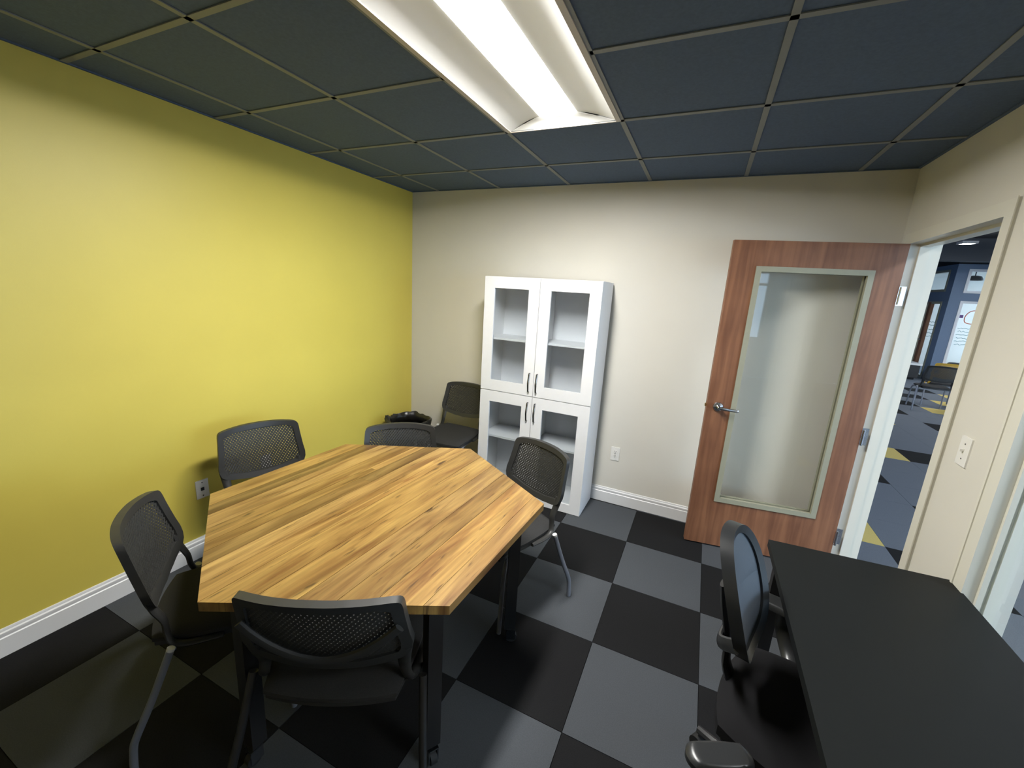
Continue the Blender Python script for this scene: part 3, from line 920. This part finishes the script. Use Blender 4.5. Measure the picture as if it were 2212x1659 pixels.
SPOTS = [
    (0.261, -1.802, -19.3, 'charcoal mesh back chair with its back against the yellow wall, facing the table'),
    (0.957, -1.325, -52.1, 'charcoal mesh back chair tucked under the table in front of the waste bin'),
    (1.884, -1.141, -114.6, 'charcoal mesh back chair between the wooden table and the white cabinet'),
    (1.772, -2.661, 116.5, 'wide charcoal chair with black legs seen from behind, tucked in at the front table edge'),
    (0.816, -2.683, 52.1, 'charcoal chair turned away at the table corner nearest the yellow wall baseboard'),
    (0.719, -0.060, -91.0, 'charcoal mesh back chair against the white wall, half hidden by the white cabinet'),
]
proto = None
for cx, cy, dg, lb in SPOTS:
    loc, a = place(cx, cy, dg)
    if dg == 116.5: loc = (cx + 1.13 * BACK * math.cos(a) - 0.018, cy + 1.13 * BACK * math.sin(a) - 0.009, 0)
    if proto is None: proto = c = mesh_chair(lb, loc, a, CG)
    else:
        c = copy_tree(proto); c['label'] = lb
    c.location = loc; c.rotation_euler = (0, 0, a)
    if dg == 116.5:
        c.scale = (1.13, 1.13, 1.0)
        zb = lambda y: 0.615 + 0.115 * (abs(y) / 0.195) ** 1.8
        br = [(back_x(y, zb(y)) - 0.024, y, zb(y)) for y in [(-0.204 + 0.408 * i / 16) for i in range(17)]]
        for ch in c.children:
            if ch.name.split('.')[0] in ('leg', 'leg_cap'):
                ch.data = ch.data.copy(); ch.data.materials[0] = M['black_metal']
        obj('back_brace', tube(BM(), br, 0.014, 8, ry=0.008, side=(0, 0, 1)), M['plastic'], c, smooth=True)
# hall chairs
hc = copy_tree(proto); hc['label'] = 'dark chair with pale legs standing in the hall beyond the doorway'; hc['group'] = 'hall chairs'
hc.location = (6.62, 6.75, 0); hc.rotation_euler = (0, 0, math.radians(84))
yc_ = copy_tree(proto); yc_['label'] = 'yellow backed chair behind the dark chair in the hall'; yc_['group'] = 'hall chairs'
yc_.location = (6.98, 7.42, 0.04); yc_.rotation_euler = (0, 0, math.radians(85))
yel = mat('yellow_chair_shell', lin(212, 168, 60), 0.45, noise=0.03)
for ch in yc_.children:
    if ch.name.split('.')[0] in ('back_frame', 'back_lattice', 'upright'):
        ch.data = ch.data.copy(); ch.data.materials[0] = yel
yc_.location.z = 0.0
# hall table beside the hall chair, low bench by the far glazing
ht = thing('hall_table', 'black table standing beside the dark hall chair', 'table', (8.1, 6.95, 0))
obj('table_top', bx(-0.62, 0.62, -0.45, 0.45, 0.715, 0.745), M['black_metal'], ht, bevel=0.006)
for sx in (-0.55, 0.55):
    for sy in (-0.38, 0.38):
        obj('leg', bx(sx - 0.03, sx + 0.03, sy - 0.03, sy + 0.03, 0, 0.715), M['black_metal'], ht, bevel=0.004)
bn = thing('low_bench', 'low dark bench with a pale top edge by the far glazed door', 'bench', (7.55, 11.4, 0))
obj('bench_body', bx(-0.6, 0.45, -0.25, 0.25, 0.06, 0.40), M['black_metal'], bn, bevel=0.01)
obj('bench_top', bx(-0.63, 0.48, -0.28, 0.28, 0.40, 0.45), M['trim'], bn, bevel=0.008)
obj('plinth', bx(-0.55, 0.40, -0.2, 0.2, 0, 0.06), M['deck'], bn)
pd = thing('pendant_shade', 'dark pendant shade seen through the far upper window', 'lamp', (8.98, 12.2, 2.72))
obj('shade', lathe(BM(), [(0.05, 0.10), (0.13, 0.08), (0.16, 0.02), (0.17, -0.02), (0.155, -0.02), (0.12, 0.06)], 24), M['plastic'], pd, smooth=True)
obj('stem', tube(BM(), [(0, 0, 0.06), (0, 0, 0.29)], 0.012, 8), M['plastic'], pd, smooth=True)
oc = copy_tree(proto); oc['label'] = 'dark chair behind the glass of the far office'; oc['group'] = 'hall chairs'
oc.location = (9.25, 12.3, 0); oc.rotation_euler = (0, 0, math.radians(160))

# ---------------------------------------------------------------- white cabinet
cb = thing('display_cabinet', 'tall white cabinet with four glass doors against the white wall', 'cabinet', (1.009, -0.03, 0))
CW, CD, CH = 0.932, 0.332, 1.817
bm = BM(); th = 0.018
box(bm, 0, th, -CD, 0, 0, CH); box(bm, CW - th, CW, -CD, 0, 0, CH)
box(bm, th, CW - th, -CD, 0, CH - th, CH); box(bm, th, CW - th, -CD, 0, 0.05, 0.05 + th)
box(bm, th, CW - th, -CD, 0, 0.899, 0.917)
box(bm, th, CW - th, -0.008, 0, 0.05, CH); box(bm, th, CW - th, -CD + 0.002, -CD + 0.02, 0, 0.05)
box(bm, CW / 2 - 0.009, CW / 2 + 0.009, -CD, -0.008, 0.068, 0.899); box(bm, CW / 2 - 0.009, CW / 2 + 0.009, -CD, -0.008, 0.917, CH - th)
obj('carcass', bm, M['cabinet'], cb)
for z in (1.325, 0.497):
    for s in (0, 1):
        x0 = th if s == 0 else CW / 2 + 0.009
        x1 = CW / 2 - 0.009 if s == 0 else CW - th
        obj('shelf', bx(x0, x1, -CD + 0.018, -0.008, z, z + 0.016), M['cabinet'], cb)
DWD = CW / 2 - 0.002
for (z0, z1, w0, w1, hz) in ((0.911, 1.815, 0.997, 1.729, 1.02), (0.005, 0.905, 0.078, 0.816, 0.782)):
    for s in (0, 1):
        x0 = 0.0 if s == 0 else CW / 2 + 0.002
        x1 = x0 + DWD
        a, b_ = x0 + 0.087, x1 - 0.087
        y0, y1 = -CD - 0.019, -CD - 0.001
        bm = BM()
        box(bm, x0, a, y0, y1, z0, z1); box(bm, b_, x1, y0, y1, z0, z1); box(bm, a, b_, y0, y1, z0, w0); box(bm, a, b_, y0, y1, w1, z1)
        bmesh.ops.remove_doubles(bm, verts=bm.verts[:], dist=1e-5)
        d = obj('door', bm, M['cabinet'], cb)
        obj('pane', bx(a - 0.0, b_ + 0.0, y1 - 0.007, y1 - 0.003, w0, w1), M['cab_glass'], d)
        hx_ = x1 - 0.034 if s == 0 else x0 + 0.026
        p = smooth_path([(hx_, y0, hz + 0.075), (hx_, y0 - 0.016, hz + 0.07), (hx_, y0 - 0.020, hz + 0.045), (hx_, y0 - 0.030, hz), (hx_, y0 - 0.022, hz - 0.045), (hx_, y0 - 0.016, hz - 0.07), (hx_, y0, hz - 0.075)], 4)
        obj('handle', tube(BM(), p, 0.006, 8, ry=0.0035, side=(1, 0, 0)), M['dark_chrome'], d, smooth=True)

# ---------------------------------------------------------------- waste bin with liner
bi = thing('waste_bin', 'black waste bin with a crumpled black liner in the corner by the yellow wall', 'bin', (0.268, -0.375, 0))
obj('bin_body', lathe(BM(), [(0.15, 0.0), (0.155, 0.01), (0.185, 0.455), (0.19, 0.47), (0.175, 0.47), (0.14, 0.02)], 36), M['bin'], bi, smooth=True)
bm = BM(); n = 72; rings = []
rnd = random.Random(3)
ph = [(rnd.uniform(0, 6.28), rnd.randint(5, 15), rnd.uniform(0.3, 1)) for _ in range(7)]
for li, (r, z, amp) in enumerate([(0.188, 0.34, 0.003), (0.196, 0.39, 0.006), (0.203, 0.44, 0.008), (0.208, 0.475, 0.009), (0.206, 0.500, 0.009), (0.192, 0.508, 0.008), (0.172, 0.485, 0.006), (0.164, 0.42, 0.003)]):
    ring = []
    for k in range(n):
        a = 2 * math.pi * k / n
        w = sum(A * math.sin(f * a + p + li * 0.7) for p, f, A in ph) / 2.2
        ring.append(bm.verts.new(((r + amp * w) * math.cos(a), (r + amp * w) * math.sin(a), z + (amp * 0.9) * math.sin(3 * a + 1.2 * w + li * .3) + amp * 0.8 * w)))
    rings.append(ring)
for A_, B_ in zip(rings, rings[1:]):
    for k in range(n): bm.faces.new((A_[k], A_[(k + 1) % n], B_[(k + 1) % n], B_[k]))
ln = obj('liner', bm, M['bag'], bi, smooth=True, angle=60)
sm = ln.modifiers.new('solid', 'SOLIDIFY'); sm.thickness = 0.0015

# ---------------------------------------------------------------- wall plates
def plate(label, cat, loc, rz, kind):
    """local: x right, z up, facing -y"""
    t = thing('wall_plate' if kind != 'switch' else 'light_switch', label, cat, loc, rz)
    obj('cover', bx(-0.035, 0.035, -0.006, 0, -0.0575, 0.0575), M['plate'], t, bevel=0.0025)
    if kind == 'duplex':
        for s in (1, -1):
            r = obj('socket', prism(BM(), [(0.017 * math.cos(a), 0.014 * math.sin(a)) for a in [2 * math.pi * i / 20 for i in range(20)]], 0, 0.0025), M['plate'], t)
            r.rotation_euler = (math.pi / 2, 0, 0); r.location = (0, -0.0058, s * 0.0195)
            bm = BM()
            box(bm, -0.0075, -0.0050, -0.0092, -0.008, s * 0.0195 - 0.001, s * 0.0195 + 0.008); box(bm, 0.0050, 0.0075, -0.0092, -0.008, s * 0.0195 - 0.001, s * 0.0195 + 0.008)
            box(bm, -0.0025, 0.0025, -0.0092, -0.008, s * 0.0195 - 0.009, s * 0.0195 - 0.005)
            obj('slots', bm, M['dark_hole'], t)
        obj('screw', bx(-0.003, 0.003, -0.0075, -0.005, -0.003, 0.003), M['chrome'], t)
    elif kind == 'data':
        obj('jack', bx(-0.009, 0.009, -0.0072, -0.005, -0.010, 0.010), M['dark_hole'], t)
        for s in (1, -1): obj('screw', bx(-0.003, 0.003, -0.0072, -0.005, s * 0.042 - 0.003, s * 0.042 + 0.003), M['chrome'], t)
    else:
        obj('toggle_slot', bx(-0.005, 0.005, -0.0066, -0.0055, -0.012, 0.012), M['frame_paint'], t)
        tg = obj('toggle', bx(-0.0042, 0.0042, -0.018, -0.004, 0.001, 0.009), M['plate'], t, bevel=0.0015)
        for s in (1, -1): obj('screw', bx(-0.0028, 0.0028, -0.0070, -0.005, s * 0.030 - 0.0028, s * 0.030 + 0.0028), M['dark_chrome'], t)
    return t


plate('white power outlet low on the white wall right of the cabinet', 'outlet', (2.103, 0, 0.442), 0, 'duplex')
plate('white data jack plate on the yellow wall left of the mesh chair', 'outlet', (0, -2.001, 0.434), math.pi / 2, 'data')
plate('white outlet on the yellow wall seen through the chair mesh', 'outlet', (0, -1.590, 0.452), math.pi / 2, 'duplex')
plate('cream light switch on the narrow wall between the doorway and the side window', 'light switch', (W, -1.192, 1.208), -math.pi / 2, 'switch')

# ---------------------------------------------------------------- desk
dk = thing('desk', 'black laminate desk pushed against the wall below the side window', 'desk', (3.004, -1.409, 0), 0)
bm = prism(BM(), [(0, 0), (0.612, 0.047), (0.612, -1.55), (0.0, -1.55)], 0.712, 0.742)
obj('desk_top', bm, M['desk'], dk, bevel=0.002, seg=1)
for x in (0.05, 0.56):
    for y in (-0.06, -1.48):
        obj('leg', bx(x - 0.022, x + 0.022, y - 0.022, y + 0.022, 0, 0.712), M['black_metal'], dk, bevel=0.003)
obj('apron', bx(0.55, 0.57, -1.46, -0.08, 0.42, 0.70), M['black_metal'], dk)

# ---------------------------------------------------------------- task chair (x = facing, y = left)
tc = thing('task_chair', 'black armchair with a slim oval mesh back pulled up to the black desk', 'chair', (3.066, -1.985, 0), math.radians(-17))
def tb_x(u, z):
    t_ = (z - 0.62) / 0.40
    return -0.185 - 0.10 * t_ + 0.03 * u * u + 0.02 * (1 - t_) ** 2
def oval(n, sc):
    out = []
    for k in range(n):
        a = 2 * math.pi * k / n
        cz, cy = math.sin(a), math.cos(a)
        w = 0.165 * (1 - 0.10 * cz)
        y = w * sc * (abs(cy) ** 0.8) * (1 if cy >= 0 else -1); z = 0.81 + 0.195 * sc * (abs(cz) ** 0.85) * (1 if cz >= 0 else -1)
        out.append((y, z))
    return out
bm = BM(); n = 64; O, I = oval(n, 1.0), oval(n, 0.86); Rg = []
for off in (0.018, -0.022):
    Rg.append(([bm.verts.new((tb_x(y / 0.165, z) + off, y, z)) for y, z in O], [bm.verts.new((tb_x(y / 0.165, z) + off * 0.7, y, z)) for y, z in I]))
(fo, fi), (ro, ri) = Rg
for k in range(n):
    q = (k + 1) % n
    bm.faces.new((fo[k], fo[q], fi[q], fi[k])); bm.faces.new((ro[q], ro[k], ri[k], ri[q]))
    bm.faces.new((fo[q], fo[k], ro[k], ro[q])); bm.faces.new((fi[k], fi[q], ri[q], ri[k]))
obj('back_frame', bm, M['task_plastic'], tc, bevel=0.004)
rows = []
for i in range(13):
    s_ = 0.002 + 0.86 * i / 12
    r_ = oval(48, s_); r_.append(r_[0])
    rows.append([(tb_x(y / 0.165, z) + 0.004, y, z) for y, z in r_])
obj('back_mesh', sheet(BM(), rows, 0.001), M['mesh_fabric'], tc, smooth=True)
p = smooth_path([(tb_x(0, 0.80) - 0.045, 0, 0.80), (tb_x(0, 0.72) - 0.055, 0, 0.72), (-0.225, 0, 0.60), (-0.215, 0, 0.50), (-0.15, 0, 0.415), (0.0, 0, 0.405)], 5)
obj('back_support', tube(BM(), p, 0.035, 12, ry=0.012, side=(0, 1, 0)), M['task_plastic'], tc, smooth=True)
p = smooth_path([(tb_x(1, 0.70) - 0.02, 0.145, 0.70), (-0.235, 0.08, 0.64), (-0.245, 0, 0.625), (-0.235, -0.08, 0.64), (tb_x(1, 0.70) - 0.02, -0.145, 0.70)], 5)
obj('back_yoke', tube(BM(), p, 0.022, 10, ry=0.010, side=(0, 0, 1)), M['task_plastic'], tc, smooth=True)


def pad(lx, ly, z0, z1, dome, cx=0.0, n=16):
    bm = BM(); g = []
    for top in (1, 0):
        gg = []
        for i in range(n + 1):
            row = []
            for k in range(n + 1):
                u, v = -1 + 2 * i / n, -1 + 2 * k / n
                e = max(abs(u), abs(v)); ed = max(0, (e - 0.75) / 0.25)
                x = cx + lx * u * math.sqrt(1 - 0.3 * v * v); y = ly * v * math.sqrt(1 - 0.3 * u * u)
                z = z1 - dome * ed * ed if top else z0
                row.append(bm.verts.new((x, y, z)))
            gg.append(row)
        g.append(gg)
    for gi in (0, 1):
        for i in range(n):
            for k in range(n):
                f = (g[gi][i][k], g[gi][i + 1][k], g[gi][i + 1][k + 1], g[gi][i][k + 1])
                bm.faces.new(f if gi == 0 else f[::-1])
    for i in range(n):
        for k in (0, n):
            bm.faces.new((g[0][i][k], g[0][i + 1][k], g[1][i + 1][k], g[1][i][k])); bm.faces.new((g[0][k][i], g[0][k][i + 1], g[1][k][i + 1], g[1][k][i]))
    return bm


obj('seat', pad(0.25, 0.245, 0.425, 0.485, 0.025, cx=0.03), mat('black_seat_fabric', lin(26, 26, 28), 0.9, spec=0.15, noise=0.15, nscale=500), tc, smooth=True)
obj('seat_shell', pad(0.235, 0.235, 0.405, 0.424, 0.0, cx=0.03), M['task_plastic'], tc, smooth=True)
for s in (1, -1):
    pa = obj('arm_pad', pad(0.115 if s > 0 else 0.085, 0.042 if s > 0 else 0.036, 0.580, 0.606, 0.012, cx=0.0), M['task_plastic'], tc, smooth=True)
    pa.location = (-0.09, s * 0.335, 0) if s > 0 else (-0.135, -0.420, 0)
    pa.rotation_euler = (0, 0, 0 if s > 0 else math.radians(42))
    p = smooth_path([(-0.10 if s > 0 else -0.15, s * (0.325 if s > 0 else 0.405), 0.58), (-0.10, s * 0.345, 0.50), (-0.06, s * 0.30, 0.43), (-0.02, s * 0.22, 0.405), (0.0, s * 0.10, 0.400)], 5)
    obj('arm_post', tube(BM(), p, 0.030, 10, ry=0.012, side=(1, 0, 0)), M['task_plastic'], tc, smooth=True)
obj('gas_column', lathe(BM(), [(0.028, 0.10), (0.028, 0.28), (0.018, 0.285), (0.018, 0.40)], 20), M['black_metal'], tc, smooth=True)
for k in range(5):
    a = 2 * math.pi * k / 5 + 0.3; ca, sa = math.cos(a), math.sin(a)
    sp = obj('base_spoke', tube(BM(), [(0.02 * ca, 0.02 * sa, 0.115), (0.16 * ca, 0.16 * sa, 0.10), (0.29 * ca, 0.29 * sa, 0.075)], [0.024, 0.020, 0.015], 8, side=(0, 0, 1)), M['task_plastic'], tc, smooth=True)
    cx_, cy_ = 0.28 * ca, 0.28 * sa
    obj('caster', tube(BM(), [(cx_ - 0.022 * sa, cy_ + 0.022 * ca, 0.028), (cx_ + 0.022 * sa, cy_ - 0.022 * ca, 0.028)], 0.028, 16), M['rubber'], sp, smooth=True)
